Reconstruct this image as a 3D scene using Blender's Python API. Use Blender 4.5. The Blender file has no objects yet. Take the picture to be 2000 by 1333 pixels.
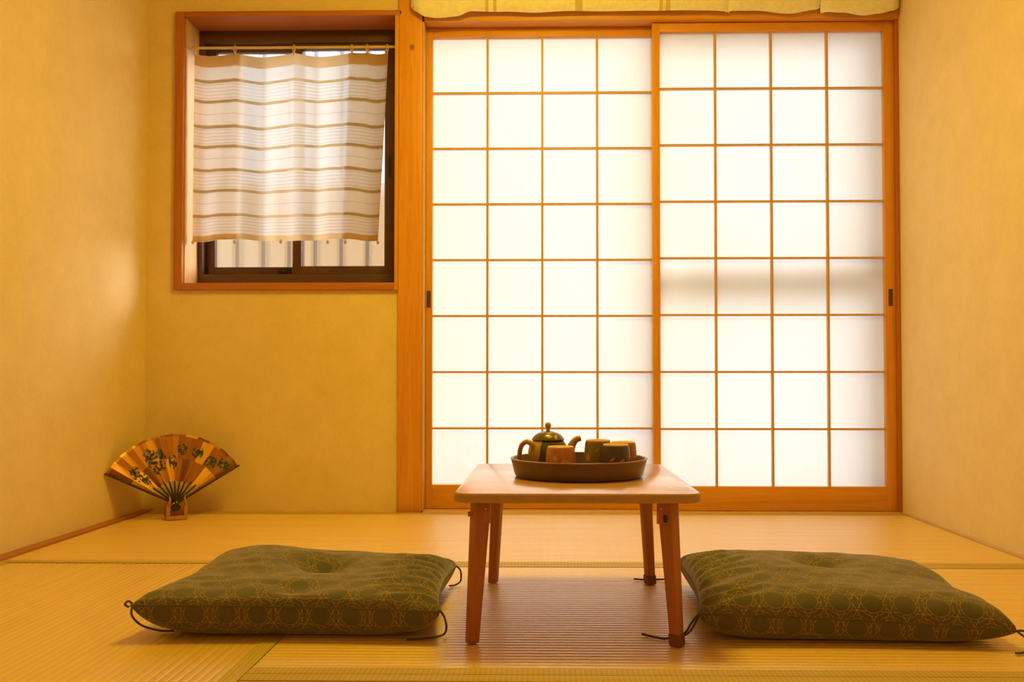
import bpy, bmesh, math, random
from mathutils import Vector, noise

random.seed(7)
PI = math.pi
scene = bpy.context.scene
COL = scene.collection

# ------------------------------------------------------------------ camera, sky, exposure
cam_d = bpy.data.cameras.new('camera')
cam = bpy.data.objects.new('camera', cam_d)
COL.objects.link(cam)
cam_d.sensor_width = 36.0
cam_d.lens = 36.0 * 1708.0 / 2000.0
cam_d.shift_x = -0.01963
cam_d.shift_y = 0.02115
cam_d.clip_start = 0.02
cam.location = (0.4118, -3.1452, 0.4604)
cam.rotation_euler = (PI / 2 + math.radians(1.2226), 0.0, math.radians(0.9271))
scene.camera = cam

world = bpy.data.worlds.new('overcast_sky')
scene.world = world
world.use_nodes = True
bg = world.node_tree.nodes['Background']
bg.inputs['Color'].default_value = (0.79, 0.87, 1.0, 1.0)
bg.inputs['Strength'].default_value = 1.75

# hazy low sun outside, coming from the right through the windows
sun_d = bpy.data.lights.new('hazy_sun', 'SUN')
sun_d.energy = 10.5
sun_d.angle = math.radians(34)
sun_d.color = (0.93, 0.92, 0.95)
sun = bpy.data.objects.new('hazy_sun', sun_d)
COL.objects.link(sun)
sun.location = (3.0, 2.5, 2.5)
sun.rotation_euler = Vector((-0.80, -0.52, -0.30)).to_track_quat('-Z', 'Y').to_euler()

LAMP_COLOR = (1.0, 0.74, 0.055)
LAMP_POWER = 53.0

vs = scene.view_settings
vs.view_transform = 'Standard'
vs.look = 'None'
vs.gamma = 1.0
vs.exposure = -0.12
vs.use_curve_mapping = False


# ------------------------------------------------------------------ material helpers
class NT:
    def __init__(self, name):
        self.m = bpy.data.materials.new(name)
        self.m.use_nodes = True
        self.t = self.m.node_tree
        self.t.nodes.clear()
        self.out = self.t.nodes.new('ShaderNodeOutputMaterial')

    def n(self, typ, **kw):
        nd = self.t.nodes.new(typ)
        for k, v in kw.items():
            setattr(nd, k, v)
        return nd

    def link(self, a, b):
        self.t.links.new(a, b)

    def val(self, sock, v):
        if hasattr(v, 'is_linked') or isinstance(v, bpy.types.NodeSocket):
            self.link(v, sock)
        else:
            if isinstance(v, (tuple, list)) and len(v) == 3 and sock.type == 'RGBA':
                v = (*v, 1.0)
            sock.default_value = v

    def math(self, op, a, b=0.0, c=None):
        nd = self.n('ShaderNodeMath', operation=op)
        self.val(nd.inputs[0], a)
        self.val(nd.inputs[1], b)
        if c is not None:
            self.val(nd.inputs[2], c)
        return nd.outputs[0]

    def mix(self, fac, a, b, mode='MIX'):
        nd = self.n('ShaderNodeMix', data_type='RGBA', blend_type=mode)
        self.val(nd.inputs[0], fac)
        self.val(nd.inputs[6], a)
        self.val(nd.inputs[7], b)
        return nd.outputs[2]

    def coord(self, which='Object', scale=(1, 1, 1), loc=(0, 0, 0), rot=(0, 0, 0)):
        tc = self.n('ShaderNodeTexCoord')
        mp = self.n('ShaderNodeMapping')
        self.link(tc.outputs[which], mp.inputs[0])
        mp.inputs['Scale'].default_value = scale
        mp.inputs['Location'].default_value = loc
        mp.inputs['Rotation'].default_value = rot
        return mp.outputs[0]

    def noise(self, vec, scale, detail=4.0, rough=0.55, distortion=0.0):
        nd = self.n('ShaderNodeTexNoise')
        self.link(vec, nd.inputs['Vector'])
        nd.inputs['Scale'].default_value = scale
        nd.inputs['Detail'].default_value = detail
        nd.inputs['Roughness'].default_value = rough
        nd.inputs['Distortion'].default_value = distortion
        return nd.outputs[0]

    def ramp(self, fac, stops, interp='LINEAR'):
        nd = self.n('ShaderNodeValToRGB')
        cr = nd.color_ramp
        cr.interpolation = interp
        while len(cr.elements) < len(stops):
            cr.elements.new(0.5)
        for e, (p, c) in zip(cr.elements, stops):
            e.position = p
            e.color = (*c, 1.0) if len(c) == 3 else c
        self.link(fac, nd.inputs[0])
        return nd.outputs[0]

    def bump(self, h, strength=0.2, dist=0.002):
        nd = self.n('ShaderNodeBump')
        nd.inputs['Strength'].default_value = strength
        nd.inputs['Distance'].default_value = dist
        self.link(h, nd.inputs['Height'])
        return nd.outputs[0]

    def pbsdf(self, color, rough=0.5, normal=None, metallic=0.0, spec=0.5, **kw):
        p = self.n('ShaderNodeBsdfPrincipled')
        self.val(p.inputs['Base Color'], color)
        self.val(p.inputs['Roughness'], rough)
        self.val(p.inputs['Metallic'], metallic)
        self.val(p.inputs['Specular IOR Level'], spec)
        if normal is not None:
            self.link(normal, p.inputs['Normal'])
        for k, v in kw.items():
            self.val(p.inputs[k.replace('_', ' ')], v)
        self.link(p.outputs[0], self.out.inputs[0])
        return p


def simple(name, color, rough=0.5, metallic=0.0, spec=0.5, var=0.06, scale=60.0):
    t = NT(name)
    n = t.noise(t.coord(), scale)
    c = t.ramp(n, [(0.3, tuple(x * (1 - var) for x in color)), (0.7, tuple(min(1, x * (1 + var)) for x in color))])
    t.pbsdf(c, rough, None, metallic, spec)
    return t.m


def wood(name, axis, dark, light, rough=0.42, spec=0.4, knot=None):
    t = NT(name)
    s = [26.0, 26.0, 26.0]
    s['xyz'.index(axis)] = 1.3
    v = t.coord('Object', tuple(s))
    n = t.noise(v, 1.6, 6.0, 0.6, 1.2)
    n2 = t.noise(v, 9.0, 3.0, 0.6)
    f = t.math('ADD', t.math('MULTIPLY', n, 0.75), t.math('MULTIPLY', n2, 0.25))
    c = t.ramp(f, [(0.32, dark), (0.68, light)])
    if knot:
        d = t.n('ShaderNodeVectorMath', operation='DISTANCE')
        t.link(t.coord('Object', (1, 0, 0.8), (0, 0, 0)), d.inputs[0])
        d.inputs[1].default_value = (knot[0], 0, knot[2] * 0.8)
        k = t.ramp(d.outputs['Value'], [(0.0, (1, 1, 1)), (0.005, (0.85, 0.85, 0.85)), (0.012, (0, 0, 0))])
        c = t.mix(t.math('MULTIPLY', k, 0.85), c, (0.16, 0.05, 0.012))
    t.pbsdf(c, rough, t.bump(f, 0.12, 0.001), 0.0, spec)
    return t.m


def make_wall_mat(name, a, b):
    t = NT(name)
    v = t.coord('Object')
    n = t.noise(v, 9.0, 8.0, 0.62)
    n2 = t.noise(t.coord('Object', (160, 160, 45)), 1.0, 4.0)
    n3 = t.noise(t.coord('Object', (50, 50, 160)), 1.0, 4.0)
    h = t.math('ADD', t.math('MULTIPLY', n2, 0.5), t.math('MULTIPLY', n3, 0.5))
    f = t.math('ADD', t.math('MULTIPLY', n, 0.55), t.math('MULTIPLY', h, 0.45))
    c = t.ramp(f, [(0.36, a), (0.64, b)])
    t.pbsdf(c, 0.85, t.bump(h, 0.25, 0.002), 0.0, 0.2)
    return t.m


M = {}
M['wall'] = make_wall_mat('wallpaper_beige', (0.79, 0.605, 0.30), (0.87, 0.68, 0.36))
M['ceiling'] = simple('ceiling_board', (0.75, 0.56, 0.33), 0.8)
for ax in 'xyz':
    M['wood_' + ax] = wood('cedar_' + ax, ax, (0.66, 0.27, 0.03), (0.82, 0.38, 0.05))
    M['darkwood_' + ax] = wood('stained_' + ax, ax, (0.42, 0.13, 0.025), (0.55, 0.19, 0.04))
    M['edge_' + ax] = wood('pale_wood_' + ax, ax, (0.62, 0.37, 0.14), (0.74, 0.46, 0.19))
M['post'] = wood('cypress_post', 'z', (0.66, 0.255, 0.025), (0.84, 0.385, 0.045), knot=(-0.0665, 0, 1.652))
M['kumiko'] = wood('lattice_wood', 'z', (0.60, 0.34, 0.10), (0.70, 0.42, 0.14))
M['table_leg'] = wood('table_leg_wood', 'z', (0.42, 0.145, 0.065), (0.54, 0.20, 0.095), 0.4)
M['alu'] = simple('brown_aluminium', (0.125, 0.062, 0.04), 0.38, 0.3)
M['black'] = simple('black_gap', (0.03, 0.02, 0.017), 0.6)
M['pull'] = simple('dark_bronze_pull', (0.10, 0.07, 0.05), 0.4, 0.6)
M['steel'] = simple('zinc_screw', (0.5, 0.42, 0.28), 0.3, 0.9)
M['foot'] = simple('brown_rubber', (0.22, 0.075, 0.03), 0.55)
M['concrete'] = simple('outdoor_concrete', (0.5, 0.48, 0.44), 0.9)
M['beige_wall'] = simple('outdoor_wall', (0.82, 0.62, 0.40), 0.9)
M['grille'] = simple('grille_bar', (0.14, 0.10, 0.07), 0.5)
M['cord'] = simple('olive_cord', (0.10, 0.08, 0.03), 0.8)
M['lampbase'] = simple('lamp_base', (0.7, 0.6, 0.45), 0.5)
M['underfloor'] = simple('subfloor', (0.12, 0.08, 0.04), 0.9)


def mat_table_top():
    t = NT('table_top_laminate')
    v = t.coord('Object', (3, 30, 3))
    n = t.noise(v, 1.6, 5.0, 0.6, 0.8)
    c = t.ramp(n, [(0.3, (0.66, 0.34, 0.115)), (0.7, (0.74, 0.40, 0.145))])
    t.pbsdf(c, 0.27, None, 0.0, 0.55, Coat_Weight=1.0, Coat_Roughness=0.16, Coat_IOR=1.6)
    return t.m


M['table_top'] = mat_table_top()
M['table_edge'] = simple('table_edge_band', (0.48, 0.28, 0.11), 0.4)


def mat_paper():
    t = NT('shoji_paper')
    v = t.coord('Object', (60, 60, 9))
    n = t.noise(v, 1.0, 6.0, 0.65)
    c = t.ramp(n, [(0.3, (0.915, 0.905, 0.895)), (0.7, (0.93, 0.92, 0.91))])
    d = t.n('ShaderNodeBsdfDiffuse')
    t.link(c, d.inputs[0])
    tr = t.n('ShaderNodeBsdfTranslucent')
    t.link(c, tr.inputs[0])
    mx = t.n('ShaderNodeMixShader')
    mx.inputs[0].default_value = 0.66
    t.link(d.outputs[0], mx.inputs[1])
    t.link(tr.outputs[0], mx.inputs[2])
    t.link(mx.outputs[0], t.out.inputs[0])
    return t.m


M['paper'] = mat_paper()


def mat_clear_glass():
    t = NT('clear_glass')
    a = t.n('ShaderNodeBsdfTransparent')
    a.inputs[0].default_value = (0.95, 0.96, 0.95, 1)
    g = t.n('ShaderNodeBsdfGlossy')
    g.inputs['Roughness'].default_value = 0.03
    mx = t.n('ShaderNodeMixShader')
    mx.inputs[0].default_value = 0.06
    t.link(a.outputs[0], mx.inputs[1])
    t.link(g.outputs[0], mx.inputs[2])
    t.link(mx.outputs[0], t.out.inputs[0])
    return t.m


def mat_frosted():
    t = NT('frosted_glass')
    r = t.n('ShaderNodeBsdfRefraction')
    r.inputs['Color'].default_value = (0.97, 0.96, 0.94, 1)
    r.inputs['Roughness'].default_value = 0.22
    r.inputs['IOR'].default_value = 1.25
    v = t.coord('Object')
    nz = t.noise(v, 260.0, 2.0)
    t.link(t.bump(nz, 0.35, 0.002), r.inputs['Normal'])
    tp = t.n('ShaderNodeBsdfTransparent')
    tp.inputs[0].default_value = (0.95, 0.94, 0.92, 1)
    mx = t.n('ShaderNodeMixShader')
    mx.inputs[0].default_value = 0.35
    t.link(tp.outputs[0], mx.inputs[1])
    t.link(r.outputs[0], mx.inputs[2])
    t.link(mx.outputs[0], t.out.inputs[0])
    return t.m


M['clear'] = mat_clear_glass()
M['frosted'] = mat_frosted()


def mat_tatami(along):
    t = NT('tatami_rush_' + along)
    sx = (2.0, 420.0, 1.0) if along == 'y' else (420.0, 2.0, 1.0)
    sx2 = (1.2, 60.0, 1.0) if along == 'x' else (60.0, 1.2, 1.0)
    n = t.noise(t.coord('Object', sx), 1.0, 3.0, 0.6)
    n2 = t.noise(t.coord('Object', sx2), 1.0, 3.0, 0.6)
    f = t.math('ADD', t.math('MULTIPLY', n, 0.3), t.math('MULTIPLY', n2, 0.7))
    c = t.ramp(f, [(0.3, (0.78, 0.49, 0.13)), (0.7, (0.93, 0.63, 0.195))])
    t.pbsdf(c, 0.42, t.bump(n, 0.12, 0.0010), 0.0, 0.8, Coat_Weight=0.8, Coat_Roughness=0.27)
    return t.m


M['tatami_x'] = mat_tatami('x')
M['tatami_y'] = mat_tatami('y')


def mat_heri():
    t = NT('tatami_border_cloth')
    v = t.coord('Object', (1, 1, 1), (0, 0, 0), (0, 0, PI / 4))
    ck = t.n('ShaderNodeTexChecker')
    t.link(v, ck.inputs[0])
    ck.inputs['Scale'].default_value = 170.0
    ck.inputs['Color1'].default_value = (0.50, 0.345, 0.085, 1)
    ck.inputs['Color2'].default_value = (0.62, 0.43, 0.11, 1)
    t.pbsdf(ck.outputs[0], 0.6, t.bump(ck.outputs[1], 0.3, 0.001), 0.0, 0.35)
    return t.m


M['heri'] = mat_heri()


def mat_curtain(double=False):
    # uv.y = height fraction 0 (hem) .. 1 (top); stripes woven in
    t = NT('striped_linen_double' if double else 'striped_linen')
    tc = t.n('ShaderNodeTexCoord')
    sp = t.n('ShaderNodeSeparateXYZ')
    t.link(tc.outputs['UV'], sp.inputs[0])
    z = t.math('ADD', t.math('MULTIPLY', sp.outputs[1], 0.6895), 0.963)   # height in metres
    z = t.math('ADD', z, t.math('MULTIPLY', t.math('SUBTRACT', t.noise(t.coord('UV', (9, 30, 1)), 1.0), 0.5), 0.004))

    def line(zc, w):
        d = t.math('ABSOLUTE', t.math('SUBTRACT', z, zc))
        return t.math('LESS_THAN', d, w)
    thick = None
    for zc in (1.558, 1.4833, 1.3901, 1.3156, 1.2281, 1.15, 1.0572):
        l = line(zc, 0.0055)
        thick = l if thick is None else t.math('MAXIMUM', thick, l)
    thin = None
    for a, b in ((1.558, 1.4833), (1.3901, 1.3156), (1.2281, 1.15), (1.0572, 0.985)):
        for k in range(1, 6):
            l = line(a + (b - a) * k / 6.0, 0.0011)
            thin = l if thin is None else t.math('MAXIMUM', thin, l)
    for zc in (1.4367, 1.272, 1.104):
        thin = t.math('MAXIMUM', thin, line(zc, 0.0013))
    band = t.math('MAXIMUM', t.math('GREATER_THAN', z, 1.611), t.math('LESS_THAN', z, 0.985))
    wv = t.noise(t.coord('UV', (500, 900, 1)), 1.0, 2.0)
    base = t.ramp(wv, [(0.3, (0.84, 0.76, 0.66)), (0.7, (0.92, 0.85, 0.76))])
    c = t.mix(t.math('MULTIPLY', thin, 0.5), base, (0.48, 0.34, 0.20))
    c = t.mix(t.math('MULTIPLY', thick, 0.85), c, (0.56, 0.40, 0.17))
    c = t.mix(t.math('MULTIPLY', band, 0.85), c, (0.72, 0.47, 0.17))
    d = t.n('ShaderNodeBsdfDiffuse')
    t.link(c, d.inputs[0])
    tr = t.n('ShaderNodeBsdfTranslucent')
    t.link(c, tr.inputs[0])
    m1 = t.n('ShaderNodeMixShader')
    m1.inputs[0].default_value = 0.74
    t.link(d.outputs[0], m1.inputs[1])
    t.link(tr.outputs[0], m1.inputs[2])
    tp = t.n('ShaderNodeBsdfTransparent')
    m2 = t.n('ShaderNodeMixShader')
    op = t.math('MULTIPLY', t.math('SUBTRACT', 1.0, t.math('MAXIMUM', thick, band)), 0.20)
    t.link(op, m2.inputs[0])
    t.link(m1.outputs[0], m2.inputs[1])
    t.link(tp.outputs[0], m2.inputs[2])
    t.link(m2.outputs[0], t.out.inputs[0])
    return t.m


M['curtain'] = mat_curtain()
M['tie'] = simple('cotton_tie', (0.62, 0.42, 0.16), 0.8)
M['rod'] = simple('cream_rod', (0.72, 0.52, 0.30), 0.4)


def mat_rolled():
    t = NT('rolled_sheer_fabric')
    v = t.coord('Object')
    sp = t.n('ShaderNodeSeparateXYZ')
    t.link(v, sp.inputs[0])
    n = t.noise(t.coord('Object', (60, 60, 60)), 1.0, 5.0)
    base = t.ramp(n, [(0.35, (0.88, 0.80, 0.70)), (0.65, (0.95, 0.91, 0.86))])
    st = None
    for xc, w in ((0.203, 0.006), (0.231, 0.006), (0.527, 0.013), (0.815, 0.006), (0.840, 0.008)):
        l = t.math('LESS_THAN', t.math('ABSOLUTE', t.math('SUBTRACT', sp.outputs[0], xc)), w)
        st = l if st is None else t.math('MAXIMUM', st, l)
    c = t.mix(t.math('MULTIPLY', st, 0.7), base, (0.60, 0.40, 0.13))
    t.pbsdf(c, 0.75, t.bump(n, 0.2, 0.003), 0.0, 0.2)
    return t.m


M['rolled'] = mat_rolled()


def mat_cushion():
    # olive cotton with stitched star-and-petal lattice; uv in metres of cloth
    t = NT('stitched_olive_cotton')
    L = 0.056
    H = L * math.sqrt(3.0)
    tc = t.n('ShaderNodeTexCoord')
    uvn = t.n('ShaderNodeMapping')
    t.link(tc.outputs['UV'], uvn.inputs[0])
    p = uvn.outputs[0]

    def lattice_dist(ox, oy):
        mp = t.n('ShaderNodeMapping')
        t.link(p, mp.inputs[0])
        mp.inputs['Scale'].default_value = (1 / L, 1 / H, 0)
        mp.inputs['Location'].default_value = (0.5 - ox / L, 0.5 - oy / H, 0)
        fr = t.n('ShaderNodeVectorMath', operation='FRACTION')
        t.link(mp.outputs[0], fr.inputs[0])
        ad = t.n('ShaderNodeVectorMath', operation='SUBTRACT')
        t.link(fr.outputs[0], ad.inputs[0])
        ad.inputs[1].default_value = (0.5, 0.5, 0)
        ml = t.n('ShaderNodeVectorMath', operation='MULTIPLY')
        t.link(ad.outputs[0], ml.inputs[0])
        ml.inputs[1].default_value = (L, H, 0)
        ln = t.n('ShaderNodeVectorMath', operation='LENGTH')
        t.link(ml.outputs[0], ln.inputs[0])
        return ln.outputs['Value']
    knot = t.math('MINIMUM', lattice_dist(0, 0), lattice_dist(L / 2, H / 2))
    cents = []
    for oy in (H / 6, -H / 6):
        cents.append(lattice_dist(L / 2, oy))
        cents.append(lattice_dist(0, oy + H / 2))
    cd = cents[0]
    for c_ in cents[1:]:
        cd = t.math('MINIMUM', cd, c_)
    ring = t.math('LESS_THAN', t.math('ABSOLUTE', t.math('SUBTRACT', knot, 0.0190)), 0.0006)
    ring2 = t.math('LESS_THAN', t.math('ABSOLUTE', t.math('SUBTRACT', knot, 0.0245)), 0.00045)
    rows = None
    sp = t.n('ShaderNodeSeparateXYZ')
    t.link(p, sp.inputs[0])
    for k in range(3):
        a = k * PI / 3 + PI / 2
        q = t.math('ADD', t.math('MULTIPLY', sp.outputs[0], math.cos(a)), t.math('MULTIPLY', sp.outputs[1], math.sin(a)))
        fr = t.math('ABSOLUTE', t.math('SUBTRACT', t.math('FRACT', t.math('DIVIDE', q, H / 2)), 0.5))
        fr = t.math('ABSOLUTE', t.math('SUBTRACT', fr, 1.0 / 6.0))
        l = t.math('LESS_THAN', fr, 0.0007 / (H / 2))
        rows = l if rows is None else t.math('MAXIMUM', rows, l)
    rows = t.math('MULTIPLY', rows, t.math('LESS_THAN', cd, 0.0150))
    star = t.math('LESS_THAN', cd, 0.0022)
    m = t.math('MAXIMUM', t.math('MAXIMUM', t.math('MAXIMUM', ring, ring2), rows), star)
    dash = t.math('GREATER_THAN', t.noise(t.coord('UV', (420, 420, 1)), 1.0, 1.0), 0.44)
    m = t.math('MULTIPLY', m, dash)
    wv = t.noise(t.coord('UV', (120, 900, 1)), 1.0, 3.0)
    wv2 = t.noise(t.coord('UV', (9, 9, 1)), 1.0, 3.0)
    w = t.math('ADD', t.math('MULTIPLY', wv, 0.6), t.math('MULTIPLY', wv2, 0.4))
    base = t.ramp(w, [(0.32, (0.098, 0.086, 0.058)), (0.68, (0.156, 0.138, 0.096))])
    c = t.mix(t.math('MULTIPLY', m, 0.62), base, (0.58, 0.34, 0.08))
    t.pbsdf(c, 0.9, t.bump(w, 0.3, 0.0015), 0.0, 0.15, Sheen_Weight=0.7, Sheen_Roughness=0.4,
            Sheen_Tint=(0.75, 0.68, 0.42))
    return t.m


M['cushion'] = mat_cushion()


def mat_fan_leaf():
    # uv.x = angle fraction (0 left .. 1 right), uv.y = radius fraction
    t = NT('gold_fan_leaf')
    tc = t.n('ShaderNodeTexCoord')
    uv = tc.outputs['UV']
    sp = t.n('ShaderNodeSeparateXYZ')
    t.link(uv, sp.inputs[0])
    cell = t.n('ShaderNodeCombineXYZ')
    fy = t.math('FLOOR', t.math('MULTIPLY', sp.outputs[1], 2.1))
    fx = t.math('FLOOR', t.math('ADD', t.math('MULTIPLY', sp.outputs[0], 12.0), t.math('MULTIPLY', fy, 0.5)))
    t.link(fx, cell.inputs[0])
    t.link(fy, cell.inputs[1])
    wn = t.n('ShaderNodeTexWhiteNoise', noise_dimensions='2D')
    t.link(cell.outputs[0], wn.inputs['Vector'])
    gold = t.ramp(wn.outputs['Value'], [(0.0, (0.22, 0.08, 0.018)), (0.35, (0.42, 0.165, 0.03)), (0.7, (0.68, 0.31, 0.055)), (1.0, (1.0, 0.64, 0.12))])
    c = gold
    vor = t.n('ShaderNodeTexVoronoi')
    t.link(t.coord('UV', (46, 17, 1)), vor.inputs['Vector'])
    vor.inputs['Scale'].default_value = 1.0
    petals = t.math('LESS_THAN', vor.outputs['Distance'], 0.62)
    pc = t.ramp(vor.outputs['Color'], [(0.0, (0.035, 0.05, 0.03)), (0.35, (0.06, 0.085, 0.045)), (0.6, (0.10, 0.11, 0.10)), (0.78, (0.26, 0.25, 0.20)), (1.0, (0.5, 0.42, 0.22))], 'CONSTANT')
    mask = None
    for (u, v, ru, rv) in ((0.12, 0.42, 0.070, 0.30), (0.30, 0.50, 0.070, 0.36), (0.385, 0.50, 0.05, 0.26), (0.49, 0.40, 0.05, 0.18),
                           (0.575, 0.68, 0.05, 0.15), (0.70, 0.68, 0.055, 0.15), (0.84, 0.62, 0.06, 0.17), (0.93, 0.78, 0.055, 0.13)):
        a = t.math('DIVIDE', t.math('SUBTRACT', sp.outputs[0], u), ru)
        b = t.math('DIVIDE', t.math('SUBTRACT', sp.outputs[1], v), rv)
        r = t.math('ADD', t.math('MULTIPLY', a, a), t.math('MULTIPLY', b, b))
        l = t.math('LESS_THAN', t.math('ADD', r, t.math('MULTIPLY', t.noise(t.coord('UV', (30, 16, 1)), 1.0), 0.9)), 1.2)
        mask = l if mask is None else t.math('MAXIMUM', mask, l)
    c = t.mix(t.math('MULTIPLY', mask, petals), c, pc)
    t.pbsdf(c, 0.38, None, 0.35, 0.5)
    return t.m


M['fan_leaf'] = mat_fan_leaf()
M['fan_rib'] = simple('black_lacquer', (0.025, 0.016, 0.010), 0.3)
M['fan_guard'] = simple('dark_red_lacquer', (0.07, 0.022, 0.012), 0.3)
M['fan_stand'] = wood('fan_stand_wood', 'z', (0.48, 0.20, 0.05), (0.60, 0.27, 0.08))


def mat_tray():
    t = NT('brown_lacquer')
    v = t.coord('Object', (4, 30, 30))
    n = t.noise(v, 1.0, 5.0)
    c = t.ramp(n, [(0.3, (0.110, 0.058, 0.062)), (0.7, (0.155, 0.080, 0.082))])
    t.pbsdf(c, 0.3, None, 0.0, 0.5)
    return t.m


M['tray'] = mat_tray()
M['tray_rim'] = simple('tray_rim', (0.32, 0.14, 0.07), 0.25)


def mat_glaze(name, a, b, accent=None, accent_pos=None):
    t = NT(name)
    n = t.noise(t.coord('Object', (90, 90, 30)), 1.0, 5.0)
    c = t.ramp(n, [(0.3, a), (0.7, b)])
    if accent:
        for (px, pz, rx, rz, tilt) in accent_pos:
            v = t.coord('Object', (1, 1, 1))
            sp = t.n('ShaderNodeSeparateXYZ')
            t.link(v, sp.inputs[0])
            dx = t.math('SUBTRACT', sp.outputs[0], px)
            dz = t.math('SUBTRACT', sp.outputs[2], pz)
            ca, sa = math.cos(tilt), math.sin(tilt)
            u = t.math('DIVIDE', t.math('ADD', t.math('MULTIPLY', dx, ca), t.math('MULTIPLY', dz, sa)), rx)
            w = t.math('DIVIDE', t.math('SUBTRACT', t.math('MULTIPLY', dz, ca), t.math('MULTIPLY', dx, sa)), rz)
            r = t.math('ADD', t.math('MULTIPLY', u, u), t.math('MULTIPLY', w, w))
            front = t.math('LESS_THAN', sp.outputs[1], 0.0)
            c = t.mix(t.math('MULTIPLY', t.math('MULTIPLY', t.math('LESS_THAN', r, 1.0), front), 0.8), c, accent)
    t.pbsdf(c, 0.2, None, 0.0, 0.5)
    return t.m


M['cup_orange'] = mat_glaze('orange_glaze', (0.50, 0.19, 0.05), (0.62, 0.26, 0.075), (0.78, 0.42, 0.16),
                            [(-0.011, 0.038, 0.0045, 0.006, 0.3), (0.004, 0.029, 0.005, 0.006, 0.2), (0.015, 0.031, 0.012, 0.002, -0.5)])
M['cup_olive'] = mat_glaze('olive_glaze', (0.26, 0.165, 0.03), (0.34, 0.225, 0.05), (0.6, 0.42, 0.13),
                           [(-0.0225, 0.034, 0.004, 0.008, 0.0), (-0.004, 0.048, 0.006, 0.0012, 0.8)])
M['cup_dark'] = mat_glaze('dark_blue_glaze', (0.085, 0.065, 0.085), (0.13, 0.095, 0.105), (0.62, 0.45, 0.2),
                          [(-0.009, 0.0345, 0.0065, 0.0019, 0.75), (0.010, 0.0315, 0.0065, 0.0019, 0.65)])
M['cup_tan'] = mat_glaze('tan_glaze', (0.42, 0.185, 0.085), (0.52, 0.25, 0.12))
M['cup_foot'] = simple('raw_clay_foot', (0.88, 0.60, 0.30), 0.55)
M['pot_clay'] = mat_glaze('ochre_glaze', (0.46, 0.27, 0.075), (0.58, 0.36, 0.11))


def mat_pot():
    t = NT('two_tone_teapot_glaze')
    v = t.coord('Object')
    sp = t.n('ShaderNodeSeparateXYZ')
    t.link(v, sp.inputs[0])
    n = t.noise(t.coord('Object', (60, 60, 60)), 1.0, 4.0)
    edge = t.math('ADD', t.math('MULTIPLY', sp.outputs[2], 0.16), t.math('MULTIPLY', t.math('SUBTRACT', n, 0.5), 0.008))
    f = t.math('GREATER_THAN', t.math('SUBTRACT', sp.outputs[0], edge), -0.023)
    ochre = t.ramp(n, [(0.3, (0.52, 0.32, 0.08)), (0.7, (0.62, 0.40, 0.12))])
    dark = t.ramp(n, [(0.3, (0.10, 0.075, 0.04)), (0.7, (0.17, 0.12, 0.06))])
    t.pbsdf(t.mix(f, ochre, dark), 0.18, None, 0.0, 0.5)
    return t.m


M['pot'] = mat_pot()
M['pot_lid'] = mat_glaze('dark_lid_glaze', (0.12, 0.085, 0.04), (0.19, 0.13, 0.06), (0.7, 0.5, 0.16),
                         [(0.002, 0.015, 0.005, 0.0015, 0.0), (0.004, 0.008, 0.005, 0.002, 0.3), (0.016, 0.008, 0.003, 0.004, 0.3)])


def mat_lamp():
    t = NT('lamp_diffuser')
    e = t.n('ShaderNodeEmission')
    e.inputs[0].default_value = (*LAMP_COLOR, 1)
    e.inputs[1].default_value = LAMP_POWER
    t.link(e.outputs[0], t.out.inputs[0])
    return t.m


M['lamp'] = mat_lamp()


# ------------------------------------------------------------------ object helpers
def tag(o, label=None, cat=None, group=None, kind=None):
    if label:
        o['label'] = label
    if cat:
        o['category'] = cat
    if group:
        o['group'] = group
    if kind:
        o['kind'] = kind
    return o


def empty(name, loc=(0, 0, 0), rot=(0, 0, 0)):
    o = bpy.data.objects.new(name, None)
    o.empty_display_size = 0.05
    COL.objects.link(o)
    o.location = loc
    o.rotation_euler = rot
    return o


def link_mesh(name, me, mat, parent=None, loc=(0, 0, 0), rot=(0, 0, 0)):
    o = bpy.data.objects.new(name, me)
    COL.objects.link(o)
    if mat is not None and len(me.materials) == 0:
        me.materials.append(mat)
    if parent is not None:
        o.parent = parent
    o.location = loc
    o.rotation_euler = rot
    return o


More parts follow.
